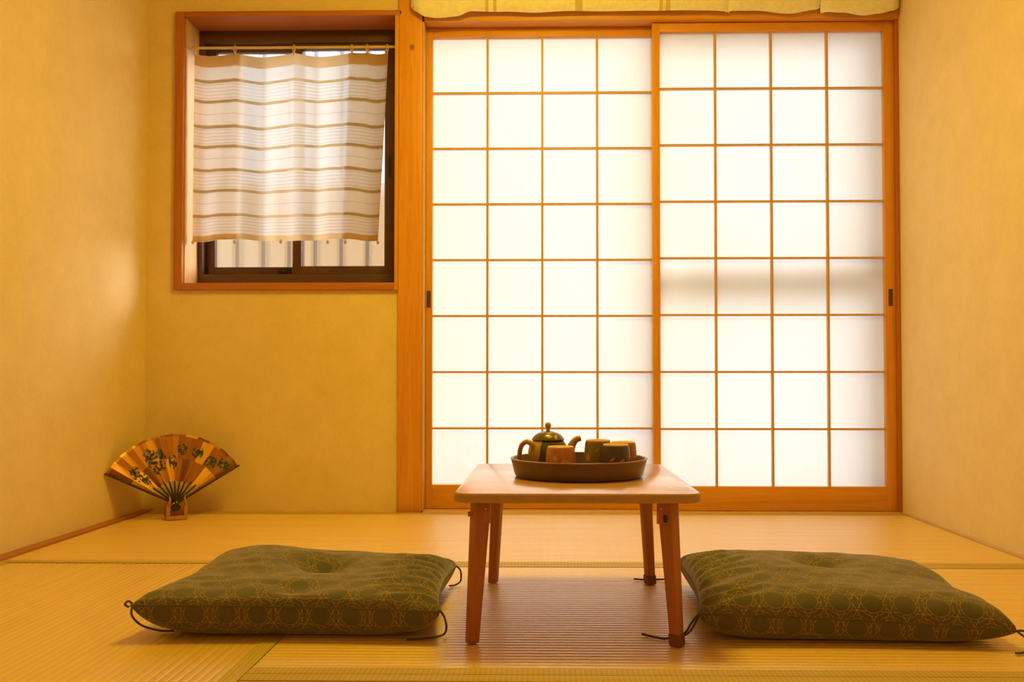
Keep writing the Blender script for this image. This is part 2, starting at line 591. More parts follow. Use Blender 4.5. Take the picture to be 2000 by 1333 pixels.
class MB:
    def __init__(self):
        self.v, self.f, self.uv, self.mi = [], [], None, []

    def box(self, a, b):
        (x0, y0, z0), (x1, y1, z1) = a, b
        n = len(self.v)
        self.v += [(x0, y0, z0), (x1, y0, z0), (x1, y1, z0), (x0, y1, z0), (x0, y0, z1), (x1, y0, z1), (x1, y1, z1), (x0, y1, z1)]
        self.f += [tuple(n + i for i in q) for q in ((0, 3, 2, 1), (4, 5, 6, 7), (0, 1, 5, 4), (1, 2, 6, 5), (2, 3, 7, 6), (3, 0, 4, 7))]
        return self

    def hexa(self, bot, top):
        n = len(self.v)
        self.v += list(bot) + list(top)
        self.f += [tuple(n + i for i in q) for q in ((0, 3, 2, 1), (4, 5, 6, 7), (0, 1, 5, 4), (1, 2, 6, 5), (2, 3, 7, 6), (3, 0, 4, 7))]
        return self

    def lathe(self, prof, seg=40, c=(0, 0, 0)):
        n = len(self.v)
        for r, z in prof:
            for k in range(seg):
                a = 2 * PI * k / seg
                self.v.append((c[0] + r * math.cos(a), c[1] + r * math.sin(a), c[2] + z))
        for i in range(len(prof) - 1):
            for k in range(seg):
                k2 = (k + 1) % seg
                self.f.append((n + i * seg + k, n + i * seg + k2, n + (i + 1) * seg + k2, n + (i + 1) * seg + k))
        if prof[0][0] > 1e-5:
            self.f.append(tuple(n + k for k in reversed(range(seg))))
        if prof[-1][0] > 1e-5:
            self.f.append(tuple(n + (len(prof) - 1) * seg + k for k in range(seg)))
        return self

    def tube(self, pts, rad, seg=8, sub=4):
        pts = [Vector(p) for p in pts]
        if not isinstance(rad, (list, tuple)):
            rad = [rad] * len(pts)
        P, Rr = [], []
        if len(pts) > 2 and sub > 1:
            for i in range(len(pts) - 1):
                p0, p1, p2, p3 = pts[max(i - 1, 0)], pts[i], pts[i + 1], pts[min(i + 2, len(pts) - 1)]
                for s in range(sub):
                    t = s / sub
                    P.append(0.5 * ((2 * p1) + (-p0 + p2) * t + (2 * p0 - 5 * p1 + 4 * p2 - p3) * t * t + (-p0 + 3 * p1 - 3 * p2 + p3) * t ** 3))
                    Rr.append(rad[i] + (rad[i + 1] - rad[i]) * t)
            P.append(pts[-1])
            Rr.append(rad[-1])
        else:
            P, Rr = pts, list(rad)
        n = len(self.v)
        up = Vector((0, 0, 1))
        for i, p in enumerate(P):
            d = (P[min(i + 1, len(P) - 1)] - P[max(i - 1, 0)]).normalized()
            ref = up if abs(d.dot(up)) < 0.95 else Vector((0, 1, 0))
            a = d.cross(ref).normalized()
            b = d.cross(a).normalized()
            for k in range(seg):
                t = 2 * PI * k / seg
                self.v.append(tuple(p + (a * math.cos(t) + b * math.sin(t)) * Rr[i]))
        for i in range(len(P) - 1):
            for k in range(seg):
                k2 = (k + 1) % seg
                self.f.append((n + i * seg + k, n + (i + 1) * seg + k, n + (i + 1) * seg + k2, n + i * seg + k2))
        self.f.append(tuple(n + k for k in range(seg)))
        self.f.append(tuple(n + (len(P) - 1) * seg + k for k in reversed(range(seg))))
        return self

    def mesh(self, name, mat=None, smooth=None, bevel=0.0, bseg=2):
        me = bpy.data.meshes.new(name)
        me.from_pydata([tuple(v) for v in self.v], [], self.f)
        if self.uv is not None:
            l = me.uv_layers.new(name='UVMap')
            for lp in me.loops:
                l.data[lp.index].uv = self.uv[lp.vertex_index]
        bm = bmesh.new()
        bm.from_mesh(me)
        bmesh.ops.recalc_face_normals(bm, faces=bm.faces)
        if bevel > 0:
            es = [e for e in bm.edges if len(e.link_faces) == 2 and e.calc_face_angle(0) > 0.6]
            bmesh.ops.bevel(bm, geom=es, offset=bevel, segments=bseg, profile=0.6, affect='EDGES', clamp_overlap=True)
        bm.to_mesh(me)
        bm.free()
        if smooth is not None:
            me.polygons.foreach_set('use_smooth', [True] * len(me.polygons))
            me.set_sharp_from_angle(angle=smooth)
        if mat is not None:
            me.materials.append(mat)
        return me

    def build(self, name, mat, parent=None, smooth=None, bevel=0.0, loc=(0, 0, 0), rot=(0, 0, 0), bseg=2):
        return link_mesh(name, self.mesh(name, mat, smooth, bevel, bseg), mat, parent, loc, rot)


def boxo(name, a, b, mat, parent=None, bevel=0.0):
    """a box whose origin sits at its own base centre (local origin of the parent frame otherwise)"""
    return MB().box(a, b).build(name, mat, parent, 0.6 if bevel else None, bevel)


def struct(o, label, cat):
    return tag(o, label, cat, None, 'structure')


# ------------------------------------------------------------------ dimensions of the room
XL, XR = -1.02, 1.660
YW = -0.045            # face of the plastered back wall
YF = -0.060            # face of post, lintel, casing
ZC = 2.36
YB = -3.75             # wall behind the camera
PX, PZ = 0.1988, 0.203
ZP0 = 0.0876
ZP1 = ZP0 + 8 * PZ

# floor with its mats
floor = boxo('floor', (XL - 0.1, YB - 0.1, -0.12), (XR + 0.1, 0.10, -0.055), M['underfloor'])
struct(floor, 'tatami floor of woven rush mats with ochre cloth borders', 'floor')


def tatami(x0, x1, y0, y1, along, label=None):
    """rush mat with a ribbed top; cloth borders run along the long sides"""
    pitch = 0.0155
    amp = 0.0015 if along == 'x' else 0.0008
    e = 0.0008
    x0, x1, y0, y1 = x0 + e, x1 - e, y0 + e, y1 - e
    hw = 0.030
    mb = MB()
    if along == 'x':
        a0, a1, l0, l1 = y0 + hw, y1 - hw, x0, x1
    else:
        a0, a1, l0, l1 = x0 + hw, x1 - hw, y0, y1
    n = int((a1 - a0) / pitch) * 6
    prof = []
    for i in range(n + 1):
        a = a0 + (a1 - a0) * i / n
        ph = (i % 6) / 6.0
        z = -0.0016 + amp * (abs(math.sin(PI * ph)) ** 0.6)
        prof.append((a, z))
    seg = 1
    rows = []
    for k in range(seg + 1):
        l = l0 + (l1 - l0) * k / seg
        row = []
        for a, z in prof:
            row.append(len(mb.v))
            mb.v.append((l, a, z) if along == 'x' else (a, l, z))
        rows.append(row)
    for k in range(seg):
        for i in range(n):
            mb.f.append((rows[k][i], rows[k + 1][i], rows[k + 1][i + 1], rows[k][i + 1]))
    # core below the rush sheet
    mb.box((x0, y0, -0.054), (x1, y1, -0.0035))
    mat = mb.build('tatami_mat', M['tatami_' + along], floor)
    for s in (0, 1):
        if along == 'x':
            ya = y0 if s == 0 else y1 - hw
            h = MB().box((x0, ya, -0.004), (x1, ya + hw, 0.0006))
        else:
            xa = x0 if s == 0 else x1 - hw
            h = MB().box((xa, y0, -0.004), (xa + hw, y1, 0.0006))
        h.build('border_cloth', M['heri'], mat, 0.6, 0.0004)
    return mat


XS = -0.062
tatami(XL + 0.036, XR - 0.016, -0.938, -0.082, 'x')
tatami(XL + 0.036, XS, -2.71, -0.938, 'y')
tatami(XS, XR - 0.016, -1.766, -0.938, 'x')
tatami(XS, XR - 0.016, -2.71, -1.766, 'x')
tatami(XL + 0.036, XR - 0.016, -3.74, -2.71, 'x')

# walls
wb = MB()
wb.box((XL - 0.12, YW, -0.05), (-0.905, 0.15, ZC))
wb.box((-0.905, YW, -0.05), (-0.1142, 0.15, 0.793))
wb.box((-0.905, YW, 1.780), (-0.1142, 0.15, ZC))
wb.box((-0.0235, YW + 0.0, 1.83), (XR + 0.12, 0.15, ZC))
struct(wb.build('wall_back', M['wall']), 'ochre papered back wall around the small window and sliding doors', 'wall')
struct(boxo('wall_left', (XL - 0.12, YB, -0.05), (XL, YW, ZC), M['wall']), 'beige papered left wall with a daylight patch beside the fan', 'wall')
struct(boxo('wall_right', (XR, YB, -0.05), (XR + 0.12, YW, ZC), M['wall']), 'beige papered right wall beside the sliding doors', 'wall')
wf = MB()
wf.box((XL - 0.12, YB - 0.12, -0.05), (0.10, YB, ZC))
wf.box((1.00, YB - 0.12, -0.05), (XR + 0.12, YB, ZC))
wf.box((0.10, YB - 0.12, -0.05), (1.00, YB, 0.95))
wf.box((0.10, YB - 0.12, 1.75), (1.00, YB, ZC))
struct(wf.build('wall_front', M['wall']), 'beige papered wall facing the sliding doors', 'wall')
struct(boxo('ceiling', (XL - 0.12, YB - 0.12, ZC), (XR + 0.12, 0.15, ZC + 0.1), M['ceiling']), 'plain board ceiling of the small room', 'ceiling')

# trims
struct(MB().box((-0.1142, YF, -0.05), (-0.0290, 0.10, ZC)).build('trim_1', M['post'], None, 0.6, 0.005),
       'knotty orange cypress post between the window and the sliding doors', 'post')
kam = MB().box((-0.0235, YF, 1.7455), (XR, 0.055, 1.845))
struct(kam.build('trim_2', M['wood_x'], None, 0.6, 0.003), 'orange wooden lintel above the sliding paper doors', 'lintel')
sh = MB().box((-0.0235, YF - 0.018, -0.05), (XR, 0.055, 0.0015))
struct(sh.build('trim_3', M['edge_x'], None, 0.6, 0.001), 'pale wooden threshold under the sliding paper doors', 'threshold')
struct(MB().box((1.648, YF + 0.008, 0.0016), (XR, 0.055, 1.7450)).build('trim_4', M['darkwood_z'], None, 0.6, 0.001),
       'narrow brown jamb strip between right door and right wall', 'trim')
struct(MB().box((XL, YB, -0.05), (XL + 0.034, YW, 0.006)).build('baseboard_left', M['darkwood_y'], None, 0.6, 0.002),
       'brown wooden strip along the foot of the left wall', 'baseboard')
struct(MB().box((XR - 0.014, YB, -0.05), (XR, YF - 0.02, 0.004)).build('baseboard_right', M['edge_y'], None, 0.6, 0.001),
       'thin pale wooden strip along the foot of the right wall', 'baseboard')
struct(MB().box((XL + 0.034, YW - 0.036, -0.05), (-0.1142, YW, 0.0025)).build('baseboard_back', M['edge_x'], None, 0.6, 0.001),
       'pale wooden strip along the foot of the back wall', 'baseboard')
# window casing: four mitred boards + reveal lining
struct(MB().box((-0.0290, YF + 0.004, 0.0016), (-0.0236, 0.05, 1.7450)).build('lit_edge_strip', M['edge_z'], None, 0.6, 0.0006),  # right post edge lit by the paper doors, put in as pale wood
       'thin pale strip standing in for the lit right edge of the post', 'trim')
# window casing: four mitred boards + reveal lining
cas = empty('trim_5', (0, 0, 0))
struct(cas, 'orange wooden casing around the small curtained window', 'window casing')
CX0, CX1, CZ0, CZ1 = -0.8817, -0.1272, 0.811, 1.768
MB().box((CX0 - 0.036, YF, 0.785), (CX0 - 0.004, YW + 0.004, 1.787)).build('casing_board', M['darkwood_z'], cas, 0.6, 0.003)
MB().box((CX0 - 0.0235, YF + 0.016, CZ0), (CX0, 0.15, CZ1)).build('jamb_lining', M['edge_z'], cas)
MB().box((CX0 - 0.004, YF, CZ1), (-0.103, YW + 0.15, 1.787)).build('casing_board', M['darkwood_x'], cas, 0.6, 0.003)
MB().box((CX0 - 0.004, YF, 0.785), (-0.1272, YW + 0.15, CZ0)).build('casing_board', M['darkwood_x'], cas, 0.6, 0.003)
MB().box((CX1, YF, 0.785), (-0.1142, YW + 0.15, CZ1)).build('casing_board', M['wood_z'], cas, 0.6, 0.001)

# ------------------------------------------------------------------ sliding paper doors
pane_me = MB().box((0.0008, 0, 0.0008), (PX - 0.0008, 0.0006, PZ - 0.0008)).mesh('paper_pane', M['paper'])


def shoji(name, x0, yf, lw, rw, label, pull_x, pull_side):
    d = empty(name, (x0, yf, 0.003))
    struct(d, label, 'door')
    Z = -0.003
    top, bot = 1.7440 + Z, 0.0
    zp0, zp1 = ZP0 + Z, ZP1 + Z
    w = 4 * PX
    MB().box((-lw, 0, bot), (0, 0.030, top)).build('stile', M['wood_z'], d, 0.6, 0.0015)
    MB().box((w, 0, bot), (w + rw, 0.030, top)).build('stile', M['wood_z'], d, 0.6, 0.0015)
    MB().box((0, 0.001, zp1), (w, 0.029, top - 0.001)).build('rail', M['wood_x'], d, 0.6, 0.001)
    MB().box((0, 0.001, bot), (w, 0.029, zp0)).build('rail', M['wood_x'], d, 0.6, 0.001)
    kv = MB().box((-0.0040, 0.006, zp0), (0.0040, 0.0205, zp1)).mesh('kumiko_bar', M['kumiko'])
    for i in range(1, 4):
        link_mesh('lattice_bar', kv, M['kumiko'], d, (i * PX, 0, 0))
    kh = MB().box((0, 0.0075, -0.0036), (w, 0.0200, 0.0036)).mesh('kumiko_rail', M['kumiko'])
    for j in range(1, 8):
        link_mesh('lattice_bar', kh, M['kumiko'], d, (0, 0, zp0 + j * PZ))
    for j in range(8):
        for i in range(4):
            link_mesh('paper_pane', pane_me, M['paper'], d, (i * PX, 0.0212, zp0 + j * PZ))
    # recessed finger pull: rim and dark cup
    zc = 0.757 + Z
    r = MB()
    px = pull_x
    hw_, hh, t_ = 0.0072, 0.030, 0.0014
    r.box((px - hw_, -0.0012, zc - hh), (px - hw_ + t_, 0.0006, zc + hh))
    r.box((px + hw_ - t_, -0.0012, zc - hh), (px + hw_, 0.0006, zc + hh))
    r.box((px - hw_ + t_, -0.0012, zc - hh), (px + hw_ - t_, 0.0006, zc - hh + t_))
    r.box((px - hw_ + t_, -0.0012, zc + hh - t_), (px + hw_ - t_, 0.0006, zc + hh))
    pl = r.build('finger_pull', M['pull'], d)
    pl['label'] = 'small dark rectangular recessed finger pull'
    MB().box((px - hw_ + t_, -0.0005, zc - hh + t_), (px + hw_ - t_, 0.0003, zc + hh - t_)).build('pull_cup', M['alu'], pl)
    return d


shoji('door_1', 0.0, 0.0, 0.0232, 0.0265, 'left sliding paper door in a wooden lattice, set behind the other', -0.0125, -1)
shoji('door_2', 0.8176, -0.036, 0.0262, 0.0350, 'right sliding paper door in a wooden lattice with a soft grey band', 4 * PX + 0.0175, 1)

# unseen paper window added behind the viewer for neutral fill light
w3 = empty('fill_window', (0.10, YB - 0.07, 0.95))
struct(w3, 'added unseen papered window giving fill light from behind the viewer', 'window')
wfr = MB()
wfr.box((0.0, 0.0, 0.0), (0.03, 0.04, 0.80))
wfr.box((0.87, 0.0, 0.0), (0.90, 0.04, 0.80))
wfr.box((0.03, 0.0, 0.0), (0.87, 0.04, 0.03))
wfr.box((0.03, 0.0, 0.77), (0.87, 0.04, 0.80))
wfr.box((0.44, 0.0, 0.03), (0.46, 0.04, 0.77))
wfr.build('frame', M['wood_x'], w3)
MB().box((0.03, 0.018, 0.03), (0.44, 0.019, 0.77)).build('pane', M['paper'], w3)
MB().box((0.46, 0.018, 0.03), (0.87, 0.019, 0.77)).build('pane', M['paper'], w3)

# ------------------------------------------------------------------ aluminium window behind the curtain
w1 = empty('window_1', (0, 0, 0))
struct(w1, 'small brown aluminium sliding window with frosted glass behind a striped curtain', 'window')
FY = 0.07
fr = MB()
fr.box((CX0, FY, CZ0), (-0.864, FY + 0.06, CZ1))
fr.box((-0.152, FY, CZ0), (CX1, FY + 0.06, CZ1))
fr.box((-0.864, FY, CZ0), (-0.152, FY + 0.06, 0.857))
fr.box((-0.864, FY, 1.722), (-0.152, FY + 0.06, CZ1))
fr.build('frame', M['alu'], w1, 0.6, 0.0015)


def sash(x0, x1, y0, sl, sr, z0, z1, rb, rt):
    s = MB()
    s.box((x0, y0, z0), (x0 + sl, y0 + 0.022, z1))
    s.box((x1 - sr, y0, z0), (x1, y0 + 0.022, z1))
    s.box((x0 + sl, y0, z0), (x1 - sr, y0 + 0.022, z0 + rb))
    s.box((x0 + sl, y0, z1 - rt), (x1 - sr, y0 + 0.022, z1))
    o = s.build('sash', M['alu'], w1, 0.6, 0.001)
    MB().box((x0 + sl, y0 + 0.009, z0 + rb), (x1 - sr, y0 + 0.013, z1 - rt)).build('pane', M['frosted'], o)
    return o


s1 = sash(-0.5300, -0.1522, FY + 0.008, 0.032, 0.036, 0.858, 1.721, 0.030, 0.022)
s2 = sash(-0.8638, -0.4980, FY + 0.034, 0.034, 0.030, 0.858, 1.721, 0.030, 0.022)
pg = MB().box((-0.178, FY + 0.004, 1.217), (-0.165, FY + 0.008, 1.303)).build('sash_pull', M['pull'], s1, 0.6, 0.001)
MB().box((-0.175, FY + 0.0032, 1.224), (-0.168, FY + 0.0041, 1.296)).build('pull_slot', M['black'], s1)
MB().box((-0.590, FY + 0.028, 0.864), (-0.545, FY + 0.0338, 0.882)).build('latch', M['black'], s2, 0.6, 0.001)

# outdoor bars behind the small window
gr = empty('window_grille', (0, 0.30, 0.70))
tag(gr, 'row of thin dark security bars outside the small frosted window', 'grille')
barm = MB().box((-0.007, -0.007, -0.05), (0.007, 0.007, 1.25)).mesh('bar', M['grille'])
for k in range(10):
    link_mesh('bar', barm, M['grille'], gr, (-1.02 + k * 0.1035, 0, 0))
for bx_ in (-1.09, -0.02):
    for bz_ in (-0.058, 1.252):
        MB().box((bx_ - 0.008, -0.155, bz_), (bx_ + 0.008, -0.012, bz_ + 0.012)).build('wall_bracket', M['grille'], gr)
MB().box((-1.10, -0.012, -0.06), (0.0, 0.012, -0.045)).build('cross_rail', M['grille'], gr)
MB().box((-1.10, -0.012, 1.25), (0.0, 0.012, 1.265)).build('cross_rail', M['grille'], gr)

# glazed outer doors behind the paper doors
w2 = empty('window_2', (0, 0, 0))
struct(w2, 'brown aluminium glazed doors outside the paper doors, seen as a soft shadow', 'window')
f2 = MB()
f2.box((-0.06, 0.065, -0.02), (-0.03, 0.15, 1.86))
f2.box((1.700, 0.075, -0.02), (1.73, 0.105, 1.86))
f2.box((-0.03, 0.065, 1.800), (1.700, 0.15, 1.86))
f2.box((-0.03, 0.065, -0.02), (1.700, 0.15, 0.03))
f2.build('frame', M['alu'], w2)


def outer(x0, x1, y0, rail, st):
    s = MB()
    s.box((x0, y0, 0.031), (x0 + st, y0 + 0.02, 1.799))
    s.box((x1 - st, y0, 0.031), (x1, y0 + 0.02, 1.799))
    s.box((x0 + st, y0, 0.031), (x1 - st, y0 + 0.02, 0.06))
    s.box((x0 + st, y0, 1.775), (x1 - st, y0 + 0.02, 1.799))
    if rail:
        s.box((x0 + st, y0 - 0.022, 0.815), (x1 - st, y0 + 0.03, 0.880))
        s.box((x0 + st, y0, 1.725), (x1 - st, y0 + 0.02, 1.775))
    o = s.build('sash', M['alu'], w2)
    MB().box((x0 + st, y0 + 0.008, 0.06), (x1 - st, y0 + 0.012, 1.775)).build('pane', M['clear'], o)


outer(0.900, 1.699, 0.080, True, 0.016)
outer(-0.029, 0.925, 0.116, False, 0.016)

# outside ground and boundary wall seen blurred through the frosted glass
struct(boxo('ground_outside', (-6, 0.16, -0.45), (7, 6, -0.40), M['concrete']), 'pale concrete ground outside the window', 'ground')
struct(boxo('wall_outside', (-3.2, 1.05, -0.40), (0.05, 1.17, 1.42), M['beige_wall']), 'beige boundary wall blurred behind the frosted window glass', 'wall')

# ------------------------------------------------------------------ curtain on its rod
rod = MB().tube([(CX0 + 0.001, -0.022, 1.668), (CX1 - 0.001, -0.022, 1.668)], 0.0048, 12)
rd = rod.build('curtain_rod', M['rod'], None, 0.7)
tag(rd, 'thin cream tension rod across the top of the small window', 'curtain rod')
cur = empty('window_curtain', (0, 0, 0))
tag(cur, 'short sheer linen curtain with olive stripes hung in the small window', 'curtain')


def cur_top(x):
    ks = [-0.862, -0.7139, -0.4996, -0.2895, -0.2338, -0.158]
    for a, b in zip(ks[:-1], ks[1:]):
        if a <= x <= b:
            t = (x - a) / (b - a)
            return 1.648 - 0.045 * (b - a) * 4 * t * (1 - t) * 1.4
    return 1.648


def curtain_y(x, v):
    s = 0.35 + 0.65 * (1 - v)
    return -0.022 + s * (0.010 * math.sin(x * 29.0 + 0.6) + 0.006 * math.sin(x * 61.0 + 1.7))


def cloth(name, xa, xb, dy, parent, nx, nz=34, zlo=0.0, mat='curtain'):
    mb = MB()
    mb.uv = []
    for j in range(nz + 1):
        v = zlo + (1 - zlo) * j / nz
        for i in range(nx + 1):
            u = i / nx
            xt = xa + (xb - xa) * u
            f = (xt + 0.862) / (0.862 - 0.158)
            x = xt - (1 - v) * (0.003 + 0.032 * max(0, f - 0.6) / 0.4)
            wob = 0.008 * math.sin(f * 9.0) * (1 - v) ** 0.5
            z0 = 0.968 + 0.004 * math.sin(xt * 17 + 1.0) + 0.010 * max(0, f - 0.75)
            z = z0 + (cur_top(xt) - z0) * v + 0.004 * math.sin(f * 8.5 + 2.2) * math.sin(PI * min(1, v * 1.0)) - 0.004 * math.sin(PI * v)
            mb.v.append((x, curtain_y(xt, v) + dy, z))
            mb.uv.append((f, v))
    for j in range(nz):
        for i in range(nx):
            a = j * (nx + 1) + i
            mb.f.append((a, a + 1, a + nx + 2, a + nx + 1))
    return mb.build(name, M[mat], parent, 1.5)


cl = cloth('cloth', -0.862, -0.158, 0.0, cur, 90)
cloth('folded_side_layer', -0.860, -0.690, 0.006, cur, 24)
cloth('folded_side_layer', -0.298, -0.160, 0.006, cur, 20)
for x in (-0.8596, -0.7139, -0.4996, -0.2895, -0.2338, -0.1614):
    t = MB()
    t.tube([(x, -0.024, 1.646), (x - 0.004, -0.029, 1.660), (x, -0.026, 1.6765), (x + 0.004, -0.0165, 1.668), (x + 0.001, -0.020, 1.650)], 0.0016, 6)
    t.tube([(x - 0.008, -0.027, 1.672), (x, -0.027, 1.655), (x + 0.008, -0.027, 1.670)], 0.0013, 6)
    t.tube([(x, -0.027, 1.656), (x + 0.001, -0.027, 1.648), (x - 0.001, -0.026, 1.640)], 0.0026, 6)
    t.build('hanging_tie', M['tie'], cur, 1.0)
for i, x in enumerate((-0.8626, -0.7084, -0.5415, -0.3748, -0.3101, -0.1955)):
    MB().lathe([(0.0, -0.007), (0.004, -0.005), (0.0055, 0.0), (0.004, 0.004), (0.0015, 0.007), (0.0, 0.010)], 10).build(
        'hem_bobble', M['tie'], cur, 1.0, 0, (x, curtain_y(x, 0) - 0.001, 0.962))

# ------------------------------------------------------------------ rolled fabric above the doors
rf = empty('rolled_curtain', (0, 0, 0))
tag(rf, 'bunched pale sheer curtain rolled up above the sliding paper doors', 'curtain')


def rolled(name, pts, dy):
    xs = [p[0] for p in pts]
    n = max(8, int((xs[-1] - xs[0]) / 0.012))
    mb = MB()
    K = 12
    for i in range(n + 1):
        x = xs[0] + (xs[-1] - xs[0]) * i / n
        for (xa, za), (xb, zb) in zip(pts[:-1], pts[1:]):
            if xa <= x <= xb + 1e-9:
                s = (x - xa) / (xb - xa)
                s = s * s * (3 - 2 * s)
                z0 = za + (zb - za) * s
                break
        wv = 0.006 * noise.noise((x * 9, dy * 50, 0.3))
        edge = min(1.0, min(x - xs[0], xs[-1] - x) / 0.03 + 0.35)
        sec = [(-0.068, 1.90), (-0.090, 1.895), (-0.112, 1.87), (-0.128, 1.84), (-0.136, 1.81), (-0.134, 1.785), (-0.124, z0 + 0.008), (-0.112, z0), (-0.098, z0 + 0.004), (-0.085, z0 + 0.015), (-0.076, z0 + 0.035), (-0.068, 1.85)]
        for k, (yy, zz) in enumerate(sec):
            fold = 0.005 * noise.noise((x * 5.0, zz * 30.0, dy * 100))
            mb.v.append((x, -0.064 + (yy + 0.064) * 0.48 * (edge if k > 1 else 1) + dy + wv + fold * (0.0 if k in (0, K - 1) else 1.0), zz))
    for i in range(n):
        for k in range(K):
            k2 = (k + 1) % K
            a, b = i * K + k, i * K + k2
            mb.f.append((a, b, b + K, a + K))
    mb.f.append(tuple(range(K)))
    mb.f.append(tuple(n * K + k for k in reversed(range(K))))
    return mb.build(name, M['rolled'], rf, 1.0)


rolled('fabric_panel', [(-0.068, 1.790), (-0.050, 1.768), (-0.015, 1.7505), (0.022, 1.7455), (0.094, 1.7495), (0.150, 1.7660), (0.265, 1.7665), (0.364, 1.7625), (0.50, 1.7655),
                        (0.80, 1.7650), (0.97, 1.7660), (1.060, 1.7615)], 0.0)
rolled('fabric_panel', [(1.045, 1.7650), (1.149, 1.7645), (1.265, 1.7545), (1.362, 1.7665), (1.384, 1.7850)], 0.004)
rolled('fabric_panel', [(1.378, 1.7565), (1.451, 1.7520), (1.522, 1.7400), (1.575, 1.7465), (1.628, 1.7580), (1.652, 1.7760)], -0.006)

# ------------------------------------------------------------------ ceiling lamp (above the frame, over the table)
lp = empty('pendant_lamp', (0.38, -1.16, 2.06))
tag(lp, 'round warm pendant lamp hanging above the low table', 'lamp')
MB().tube([(0, 0, -0.002), (0, 0, ZC - 2.062)], 0.003, 8, 1).build('cable', M['lampbase'], lp)
MB().lathe([(0.045, ZC - 2.0615), (0.045, ZC - 2.085), (0.0, ZC - 2.09)], 24).build('ceiling_rose', M['lampbase'], lp, 0.8)
MB().lathe([(0.06, -0.001), (0.14, -0.04), (0.18, -0.07)], 32).build('lamp_base', M['lampbase'], lp, 0.8)
MB().lathe([(0.02, -0.130), (0.15, -0.128), (0.195, -0.118), (0.205, -0.100), (0.200, -0.080), (0.18, -0.071)], 24).build('lamp_shade', M['lamp'], lp, 1.0)

# ------------------------------------------------------------------ low table
TX0, TX1, TY0, TY1, TH = 0.250, 0.681, -1.640, -1.085, 0.267
tcx, tcy = (TX0 + TX1) / 2, (TY0 + TY1) / 2
tb = empty('low_table', (tcx, tcy, 0))
tag(tb, 'small low wooden folding table with splayed legs between the cushions', 'table')


def rounded_plate(hx, hy, r, z0, z1, bev):
    mb = MB()
    rings = []
    outl = []
    for cx, cy, a0 in ((hx - r, hy - r, 0), (-hx + r, hy - r, PI / 2), (-hx + r, -hy + r, PI), (hx - r, -hy + r, 3 * PI / 2)):
        for k in range(9):
            a = a0 + PI / 2 * k / 8
            outl.append((cx, cy, math.cos(a), math.sin(a)))
    prof = [(-bev, z0), (-bev * 0.3, z0 + bev * 0.3), (0, z0 + bev), (0, z1 - bev), (-bev * 0.3, z1 - bev * 0.3), (-bev, z1)]
    for off, z in prof:
        ring = []
        for cx, cy, c, s in outl:
            ring.append(len(mb.v))
            mb.v.append((cx + (r + off) * c, cy + (r + off) * s, z))
        rings.append(ring)
    N = len(outl)
    for a, b in zip(rings[:-1], rings[1:]):
        for k in range(N):
            mb.f.append((a[k], a[(k + 1) % N], b[(k + 1) % N], b[k]))
    mb.f.append(tuple(reversed(rings[0])))
    mb.f.append(tuple(rings[-1]))
    return mb


tp = rounded_plate((TX1 - TX0) / 2, (TY1 - TY0) / 2, 0.030, TH - 0.0165, TH - 0.0008, 0.004)
tpo = tp.build('tabletop', M['table_edge'], tb, 0.5)
rounded_plate((TX1 - TX0) / 2 - 0.0025, (TY1 - TY0) / 2 - 0.0025, 0.0275, TH - 0.0030, TH, 0.0004).build('top_veneer', M['table_top'], tpo, 0.5)


def leg(tx, ty, bx, by, rot, ht, hb, cap, zt=TH - 0.0166):
    def sq(cx, cy, h, z, a=rot, f=1.0):
        return [(cx + (dx * h[0] * math.cos(a) - dy * h[1] * math.sin(a)) * f, cy + (dx * h[0] * math.sin(a) + dy * h[1] * math.cos(a)) * f, z)
                for dx, dy in ((-1, -1), (1, -1), (1, 1), (-1, 1))]
    z0 = 0.001 if not cap else 0.004
    l = MB().hexa(sq(bx, by, hb, z0), sq(tx, ty, ht, zt)).build('leg', M['table_leg'], tb, 0.6, 0.0025)
    if cap:
        k = 0.022
        ix, iy = bx + (tx - bx) * k / zt, by + (ty - by) * k / zt
        MB().hexa(sq(bx, by, hb, 0.0008, rot, 1.17), sq(ix, iy, hb, k, rot, 1.20)).build('rubber_foot', M['foot'], l, 0.6, 0.003)
    return l


def tl(x, y):
    return x - tcx, y - tcy


a = math.radians(33)
l1 = leg(*tl(0.2955, -1.585), *tl(0.2815, -1.602), a, (0.0150, 0.0125), (0.0100, 0.0085), False)
l2 = leg(*tl(0.6270, -1.585), *tl(0.6390, -1.612), -math.radians(40), (0.0140, 0.0140), (0.0092, 0.0092), True)
l3 = leg(*tl(0.3035, -1.150), *tl(0.2905, -1.142), -math.radians(22), (0.0115, 0.012), (0.0095, 0.009), False)
l4 = leg(*tl(0.6340, -1.150), *tl(0.6470, -1.148), math.radians(24), (0.0115, 0.012), (0.0095, 0.009), True)
for lx, ly, s in ((0.3045, -1.6005, 1), (0.6150, -1.6015, -1)):
    x, y = tl(lx, ly)
    brk = MB().box((x - 0.0085, y + 0.004, TH - 0.058), (x + 0.0085, y + 0.010, TH - 0.0168)).build('hinge_bracket', M['table_leg'], tb, 0.6, 0.001)
    MB().lathe([(0.0028, -0.001), (0.0028, 0.001), (0.0016, 0.002), (0.0, 0.0022)], 12).build('screw', M['steel'], brk, 0.6, 0, (x + 0.0008 * s, y + 0.0035, TH - 0.031), (PI / 2, 0, 0))
x, y = tl(0.2770, -1.592)
MB().box((x - 0.004, y - 0.004, TH - 0.046), (x + 0.008, y + 0.004, TH - 0.038)).build('lock_tab', M['table_leg'], tb, 0.6, 0.001)
x, y = tl(0.6200, -1.6045)
MB().box((x - 0.002, y - 0.0015, TH - 0.054), (x + 0.003, y + 0.006, TH - 0.042)).build('lock_tab', M['black'], tb, 0.6, 0.001)

